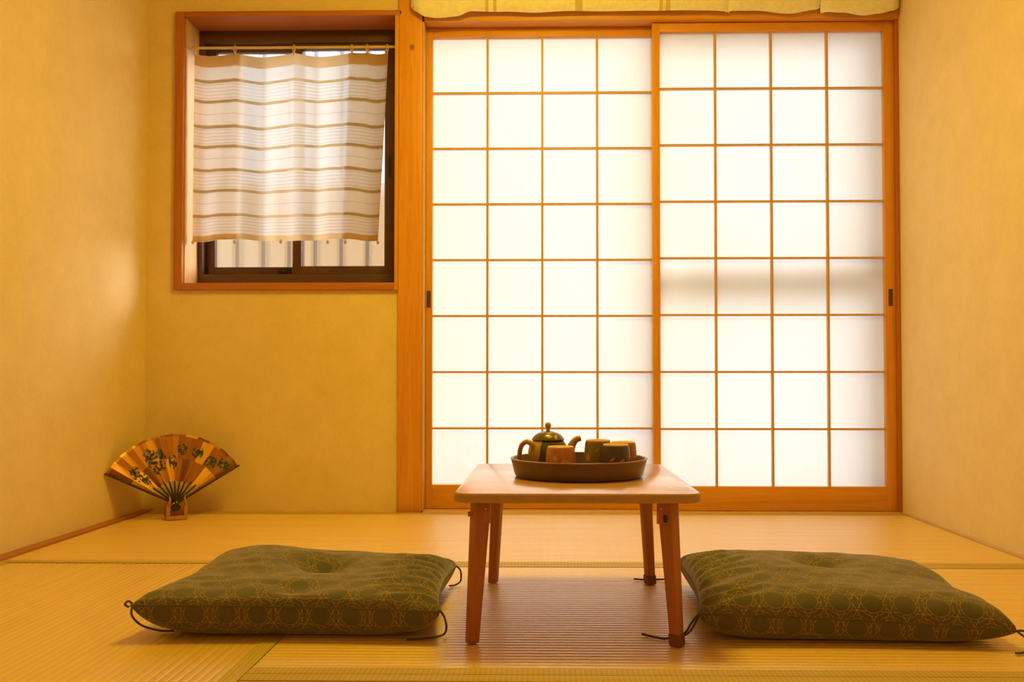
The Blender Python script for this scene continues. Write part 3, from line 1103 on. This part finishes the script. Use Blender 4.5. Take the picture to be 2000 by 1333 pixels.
# ------------------------------------------------------------------ tray, teapot, cups
TRX, TRY = 0.4785, -1.345
tr = empty('serving_tray', (TRX, TRY, TH))
tag(tr, 'round dark brown lacquered tray holding the teapot and cups', 'tray')
MB().lathe([(0.0, 0.0006), (0.124, 0.0006), (0.1300, 0.002), (0.1320, 0.006), (0.1380, 0.030), (0.1393, 0.0358), (0.1362, 0.0358), (0.1345, 0.030), (0.1295, 0.0085), (0.1275, 0.0050), (0.0, 0.0045)], 64).build('tray_dish', M['tray'], tr, 0.8)
ring = MB().lathe([(0.1356, 0.0354), (0.1362, 0.0370), (0.1380, 0.0378), (0.1400, 0.0370), (0.1405, 0.0350), (0.1380, 0.0345)], 64)
ring.f = ring.f[:-2]
nseg = 64
ring.f += [(5 * nseg + k, 5 * nseg + (k + 1) % nseg, (k + 1) % nseg, k) for k in range(nseg)]
ring.build('tray_rim', M['tray_rim'], tr, 0.8)
TZ = TH + 0.0048

pot = empty('teapot', (0.4155, -1.312, TZ))
tag(pot, 'round lidded teapot with ochre and dark glaze standing on the tray', 'teapot')
MB().lathe([(0.0, 0.0002), (0.028, 0.0002), (0.034, 0.004), (0.0395, 0.016), (0.0420, 0.032), (0.0415, 0.045), (0.0390, 0.055), (0.0345, 0.0625), (0.0315, 0.0655), (0.030, 0.0655), (0.0, 0.0650)], 48).build('body', M['pot'], pot, 0.8)
lid = MB().lathe([(0.0, 0.0), (0.0335, 0.0), (0.0345, 0.0014), (0.0335, 0.003), (0.0285, 0.0095), (0.0215, 0.0145), (0.012, 0.0175), (0.0045, 0.0190), (0.0, 0.0192)], 40).build('lid', M['pot_lid'], pot, 0.9, 0, (0, 0, 0.0658))
MB().lathe([(0.0, 0.0), (0.0042, 0.0), (0.0036, 0.0045), (0.0040, 0.0065), (0.0062, 0.0095), (0.0066, 0.0130), (0.0050, 0.0165), (0.0022, 0.0182), (0.0, 0.0184)], 20).build('knob', M['pot_clay'], lid, 1.0, 0, (0, 0, 0.0186))
MB().tube([(-0.0285, -0.022, 0.0465), (-0.0330, -0.0245, 0.0580), (-0.0440, -0.0215, 0.0635), (-0.0545, -0.016, 0.0560), (-0.0590, -0.012, 0.0400), (-0.0580, -0.009, 0.0220), (-0.0485, -0.005, 0.0125), (-0.0360, -0.003, 0.0110)],
          [0.0070, 0.0060, 0.0052, 0.0050, 0.0048, 0.0046, 0.0048, 0.0060], 12, 5).build('handle', M['pot_clay'], pot, 1.0)
MB().tube([(0.0330, -0.002, 0.030), (0.0450, -0.002, 0.0440), (0.0510, -0.002, 0.0575), (0.0590, -0.002, 0.0670), (0.0685, -0.002, 0.0700)],
          [0.0120, 0.0100, 0.0078, 0.0066, 0.0060], 14, 5).build('spout', M['pot_clay'], pot, 1.0)

CUP = [(0.0305, 0.0002), (0.0325, 0.002), (0.0318, 0.012), (0.0300, 0.034), (0.0282, 0.052), (0.0268, 0.0580)]


def cup(label, x, y, h, r, mat, mark=None):
    c = empty('tea_cup', (x, y, TZ))
    tag(c, label, 'cup', 'upturned tea cups on the tray')
    k = h / 0.058
    s = r / 0.0325
    prof = [(0.0, 0.0145 * k), (0.020 * s, 0.014 * k), (0.0285 * s, 0.010 * k)] + [(a * s, b * k) for a, b in CUP] + [(0.0255 * s, 0.0585 * k), (0.0, 0.0585 * k)]
    prof = [(0.0285 * s, 0.0003)] + [(a * s, b * k) for a, b in CUP] + [(0.0255 * s, 0.0584 * k), (0.0, 0.0584 * k)]
    MB().lathe(prof, 40).build('cup_wall', M[mat], c, 0.8)
    f = MB().lathe([(0.0262 * s, 0.0575 * k), (0.0258 * s, 0.0605 * k), (0.0240 * s, 0.0612 * k), (0.0222 * s, 0.0605 * k), (0.0215 * s, 0.0586 * k), (0.0, 0.0585 * k)], 40)
    f.build('foot_ring', M['cup_foot'], c, 0.8)
    return c


cup('upturned orange glazed tea cup in front of the teapot', 0.4400, -1.418, 0.0575, 0.0320, 'cup_orange')
cup('upturned tall olive green tea cup left of the dark one', 0.5185, -1.335, 0.0645, 0.0312, 'cup_olive')
cup('upturned dark blue tea cup with pale dashes at the tray front', 0.5498, -1.400, 0.0605, 0.0312, 'cup_dark')
cup('upturned tan tea cup half hidden behind the dark one', 0.5710, -1.330, 0.0605, 0.0305, 'cup_tan')


# ------------------------------------------------------------------ floor cushions
def cushion(label, cx, cy, corners, top_h, bumps, seam_z, pleat_side, cords, seed):
    """two cloth sheets meeting at a seam; corners = FL, FR, BR, BL in local metres"""
    root = empty('floor_cushion', (cx, cy, 0))
    tag(root, label, 'cushion', 'olive floor cushions beside the table')
    NU, NV = 84, 72
    FL, FR, BR, BL = [Vector((x - cx, y - cy)) for x, y in corners]

    def plan(u, v):
        s, t = (u + 1) / 2, (v + 1) / 2          # s left->right, t front->back
        p = (FL * (1 - s) + FR * s) * (1 - t) + (BL * (1 - s) + BR * s) * t
        c = 0.5 * (FL + BR)
        # edges bow inwards between the pointed corners
        bow = 0.060
        p = p + Vector(((-u) * bow * 0.26 * (1 - v * v) * abs(u) ** 3, (-v) * bow * 0.20 * (1 - u * u) * abs(v) ** 3))
        return p

    def g(u, v, n=5.0, p=0.36):
        return (max(0.0, 1 - abs(u) ** n) * max(0.0, 1 - abs(v) ** n)) ** p

    def seam(u, v):
        s, t = (u + 1) / 2, (v + 1) / 2
        return (seam_z[0] * (1 - s) + seam_z[1] * s) * (1 - t) + (seam_z[3] * (1 - s) + seam_z[2] * s) * t

    def us(i, n):
        a = -1 + 2 * i / n
        return math.sin(a * PI / 2) * 0.55 + a * 0.45

    def wrinkle(u, v):
        w = 0.0
        ed = max(abs(u), abs(v))
        # gathers running in from the pleated side
        e = max(0.0, (pleat_side * u - 0.45) / 0.55)
        w += 0.0085 * e * (1 - e * e * 0.6) * math.sin((v * 2.2 + 0.35 * pleat_side * u + 0.25 * math.sin(u * 5)) * 13.0 + noise.noise((u * 2, v * 3, seed)) * 3.0)
        # soft general creasing
        w += 0.006 * noise.noise((u * 1.8 + seed, v * 2.3, 0.1)) + 0.0022 * noise.noise((u * 5.0, v * 9.0, seed))
        return w

    def top(u, v):
        q = plan(u, v)
        gg = g(u, v)
        z = seam(u, v) + (top_h + 0.004 - seam(u, v)) * gg
        for bu, bv, bh, bs in bumps:
            z += bh * math.exp(-((u - bu) ** 2 + (v - bv) ** 2) / (bs * bs)) * min(1, gg * 1.3)
        z += wrinkle(u, v) * min(1.0, gg * 1.6)
        return Vector((q.x, q.y, z))

    def bottom(u, v):
        q = plan(u, v)
        gb = min(1.0, g(u, v, 6.0, 0.42) * 1.10)
        z = seam(u, v) * (1 - gb)
        z += 0.003 * noise.noise((u * 4, v * 4, seed + 5)) * (1 - gb) * gb * 2
        return Vector((q.x, q.y, max(0.0012, z)))

    for nm, fn, sgn in (('top_cloth', top, 1), ('bottom_cloth', bottom, -1)):
        mb = MB()
        grid = [[fn(us(i, NU), us(j, NV)) for i in range(NU + 1)] for j in range(NV + 1)]
        mb.v = [tuple(p) for row in grid for p in row]
        uu = [[0.0] * (NU + 1) for _ in range(NV + 1)]
        vv = [[0.0] * (NU + 1) for _ in range(NV + 1)]
        for j in range(NV + 1):
            for i in range(1, NU + 1):
                uu[j][i] = uu[j][i - 1] + (grid[j][i] - grid[j][i - 1]).length
            m = uu[j][NU // 2]
            for i in range(NU + 1):
                uu[j][i] -= m
        for i in range(NU + 1):
            for j in range(1, NV + 1):
                vv[j][i] = vv[j - 1][i] + (grid[j][i] - grid[j - 1][i]).length
        # average the arclengths so rows stay straight
        mb.uv = [(0.65 * uu[j][i] + 0.35 * grid[j][i].x + 0.5, sgn * vv[j][i] + 0.5) for j in range(NV + 1) for i in range(NU + 1)]
        for j in range(NV):
            for i in range(NU):
                a_ = j * (NU + 1) + i
                mb.f.append((a_, a_ + 1, a_ + NU + 2, a_ + NU + 1))
        mb.build(nm, M['cushion'], root, 2.5)
    # seam piping all round
    pts = []
    for k in range(NU):
        u = us(k, NU)
        pts.append(top(u, -1))
    for k in range(NV):
        pts.append(top(1, us(k, NV)))
    for k in range(NU):
        pts.append(top(-us(k, NU), 1))
    for k in range(NV + 1):
        pts.append(top(-1, -us(k, NV)))
    MB().tube(pts, 0.0016, 6, 1).build('seam_piping', M['cord'], root, 1.0)
    for cd in cords:
        mb = MB()
        for strand in cd:
            mb.tube([(x - cx, y - cy, z) for x, y, z in strand], 0.0020, 6, 5)
        mb.build('corner_tassel', M['cord'], root, 1.0)
    return root


cushion('olive stitched floor cushion left of the low table', -0.05, -1.39,
        [(-0.322, -1.604), (0.226, -1.606), (0.212, -1.185), (-0.318, -1.165)], 0.086,
        [(-0.42, 0.50, 0.017, 0.52), (0.05, 0.10, -0.030, 0.20), (0.55, 0.25, 0.004, 0.35), (0.02, -0.75, -0.016, 0.16), (-0.1, 0.9, -0.004, 0.3)],
        (0.064, 0.056, 0.048, 0.055), 1,
        [[[(0.224, -1.598, 0.057), (0.2310, -1.585, 0.040), (0.2320, -1.565, 0.015), (0.224, -1.566, 0.0035), (0.196, -1.584, 0.0035), (0.165, -1.592, 0.0035)]],
         [[(-0.320, -1.598, 0.064), (-0.328, -1.600, 0.071), (-0.334, -1.600, 0.065), (-0.327, -1.599, 0.060)],
          [(-0.322, -1.598, 0.062), (-0.331, -1.580, 0.040), (-0.325, -1.555, 0.016), (-0.297, -1.545, 0.0040), (-0.27, -1.545, 0.0035)]],
         [[(0.211, -1.188, 0.048), (0.2200, -1.182, 0.036), (0.2190, -1.172, 0.012), (0.2080, -1.176, 0.0035), (0.195, -1.186, 0.0035)]]], 1.3)
cushion('olive stitched floor cushion right of the low table', 0.95, -1.41,
        [(0.676, -1.612), (1.216, -1.632), (1.235, -1.195), (0.705, -1.165)], 0.090,
        [(-0.50, 0.25, 0.012, 0.5), (0.02, 0.30, -0.024, 0.20), (0.50, 0.45, 0.0, 0.35), (0.75, -0.2, -0.012, 0.5)],
        (0.056, 0.034, 0.040, 0.055), -1,
        [[[(0.678, -1.610, 0.056), (0.668, -1.590, 0.035), (0.660, -1.570, 0.012), (0.645, -1.562, 0.0035), (0.622, -1.580, 0.0035), (0.600, -1.566, 0.0035), (0.585, -1.551, 0.0035)],
          [(0.678, -1.610, 0.055), (0.672, -1.590, 0.030), (0.662, -1.574, 0.010), (0.645, -1.568, 0.0035), (0.618, -1.577, 0.0035), (0.590, -1.558, 0.0035)]],
         [[(0.706, -1.168, 0.054), (0.700, -1.150, 0.035), (0.690, -1.130, 0.010), (0.669, -1.115, 0.0035), (0.640, -1.118, 0.0035), (0.614, -1.110, 0.0035)]],
         [[(1.214, -1.630, 0.034), (1.226, -1.630, 0.034), (1.236, -1.632, 0.026), (1.242, -1.634, 0.030)],
          [(1.214, -1.630, 0.034), (1.228, -1.636, 0.022), (1.232, -1.640, 0.008), (1.215, -1.650, 0.0035), (1.200, -1.653, 0.0035)]]], 4.1)

# ------------------------------------------------------------------ folding fan on its stand
FYAW = math.radians(30)
fan = empty('folding_fan', (-0.822, -0.246, 0.052), (math.radians(-13), math.radians(-1.5), FYAW))
tag(fan, 'open gold folding fan painted with flowers standing in the corner', 'fan')
R0, R1 = 0.077, 0.236
A0, A1 = math.radians(60), math.radians(-61)
NP = 22


def pol(a_, r, y=0.0):
    return (-math.sin(a_) * r, y, math.cos(a_) * r)


for k in range(NP):
    aa = A0 + (A1 - A0) * k / NP
    ab = A0 + (A1 - A0) * (k + 1) / NP
    ya, yb = (0.0045, -0.0045) if k % 2 == 0 else (-0.0045, 0.0045)
    mb = MB()
    mb.uv = []
    for side in (0, 1):
        off = 0.0004 * side
        for r, vv_ in ((R0, 0.0), ((R0 + R1) / 2, 0.5), (R1, 1.0)):
            sc = 0.5 + 0.5 * (r / R1)
            mb.v.append(pol(aa, r, ya * sc + off))
            mb.uv.append((k / NP, vv_))
            mb.v.append(pol(ab, r, yb * sc + off))
            mb.uv.append(((k + 1) / NP, vv_))
    mb.f = [(0, 1, 3, 2), (2, 3, 5, 4), (6, 8, 9, 7), (8, 10, 11, 9), (0, 6, 7, 1), (4, 5, 11, 10), (0, 2, 8, 6), (2, 4, 10, 8), (1, 7, 9, 3), (3, 9, 11, 5)]
    mb.build('leaf_panel', M['fan_leaf'], fan)
for k in range(1, 10):
    a_ = A0 + (A1 - A0) * k / 10.0
    w0, w1 = 0.0042, 0.0019
    px_, pz_ = math.cos(a_), math.sin(a_)
    c0, c1 = pol(a_, 0.004), pol(a_, R0 + 0.012)
    mb = MB().hexa([(c0[0] - px_ * w0, -0.006, c0[2] - pz_ * w0), (c0[0] + px_ * w0, -0.006, c0[2] + pz_ * w0), (c0[0] + px_ * w0, -0.0045, c0[2] + pz_ * w0), (c0[0] - px_ * w0, -0.0045, c0[2] - pz_ * w0)],
                   [(c1[0] - px_ * w1, 0.000, c1[2] - pz_ * w1), (c1[0] + px_ * w1, 0.000, c1[2] + pz_ * w1), (c1[0] + px_ * w1, 0.0015, c1[2] + pz_ * w1), (c1[0] - px_ * w1, 0.0015, c1[2] - pz_ * w1)])
    mb.build('rib', M['fan_rib'], fan)
for a_ in (A0 + 0.012, A1 - 0.012):
    w0, w1 = 0.0045, 0.0030
    px_, pz_ = math.cos(a_), math.sin(a_)
    c0, c1 = pol(a_, 0.002), pol(a_, R1 + 0.004)
    mb = MB().hexa([(c0[0] - px_ * w0, -0.009, c0[2] - pz_ * w0), (c0[0] + px_ * w0, -0.009, c0[2] + pz_ * w0), (c0[0] + px_ * w0, -0.005, c0[2] + pz_ * w0), (c0[0] - px_ * w0, -0.005, c0[2] - pz_ * w0)],
                   [(c1[0] - px_ * w1, -0.006, c1[2] - pz_ * w1), (c1[0] + px_ * w1, -0.006, c1[2] + pz_ * w1), (c1[0] + px_ * w1, 0.003, c1[2] + pz_ * w1), (c1[0] - px_ * w1, 0.003, c1[2] - pz_ * w1)])
    mb.build('guard_stick', M['fan_guard'], fan, 0.6, 0.0006)
# gathered rib ends below the pivot
tail = MB()
for k in range(9):
    a_ = math.radians(-46 + 11.5 * k)
    d = (math.sin(a_), -math.cos(a_))
    yy = -0.013 + 0.0012 * k
    tail.tube([(-d[0] * 0.014, yy, -d[1] * 0.014 + 0.002), (0, yy, 0.0), (d[0] * 0.012, yy, d[1] * 0.014), (d[0] * 0.017, yy, d[1] * 0.024)], [0.0060, 0.0056, 0.0066, 0.0060], 8, 2)
tail.build('gathered_rib_ends', M['fan_rib'], fan, 1.0)
for rx, rz in ((0.002, 0.004), (-0.007, 0.001)):
    MB().lathe([(0.0030, -0.001), (0.0030, 0.0006), (0.0018, 0.0016), (0.0, 0.0018)], 12).build('rivet', M['steel'], fan, 0.8, 0, (rx, -0.0185, rz), (PI / 2, 0, 0))

st = empty('fan_stand', (-0.822, -0.238, 0.0), (0, 0, FYAW))
tag(st, 'small wooden stand with two prongs holding the gold fan', 'stand')
pl = MB()
pl.box((-0.033, -0.022, 0.0012), (0.033, -0.012, 0.014))
pl.box((-0.033, -0.020, 0.014), (-0.0215, -0.008, 0.052))
pl.box((0.0215, -0.020, 0.014), (0.033, -0.008, 0.052))
pl.build('front_plate', M['fan_stand'], st, 0.6, 0.0015)
MB().box((-0.033, 0.0, 0.0012), (0.033, 0.006, 0.030)).build('back_plate', M['fan_stand'], st, 0.6, 0.001)
MB().box((-0.030, -0.010, 0.0012), (-0.022, 0.055, 0.008)).build('base_rail', M['fan_stand'], st, 0.6, 0.001)
MB().box((0.022, -0.010, 0.0012), (0.030, 0.055, 0.008)).build('base_rail', M['fan_stand'], st, 0.6, 0.001)
MB().box((-0.033, 0.050, 0.008), (-0.012, 0.056, 0.052)).build('rear_support', M['fan_stand'], st, 0.6, 0.001)
for sx in (-1, 1):
    MB().tube([(sx * 0.0265, -0.017, 0.048), (sx * 0.0250, -0.025, 0.058), (sx * 0.0225, -0.026, 0.070), (sx * 0.0255, -0.024, 0.083)], [0.0042, 0.0036, 0.0032, 0.0026], 10, 4).build('prong', M['fan_stand'], st, 1.0)
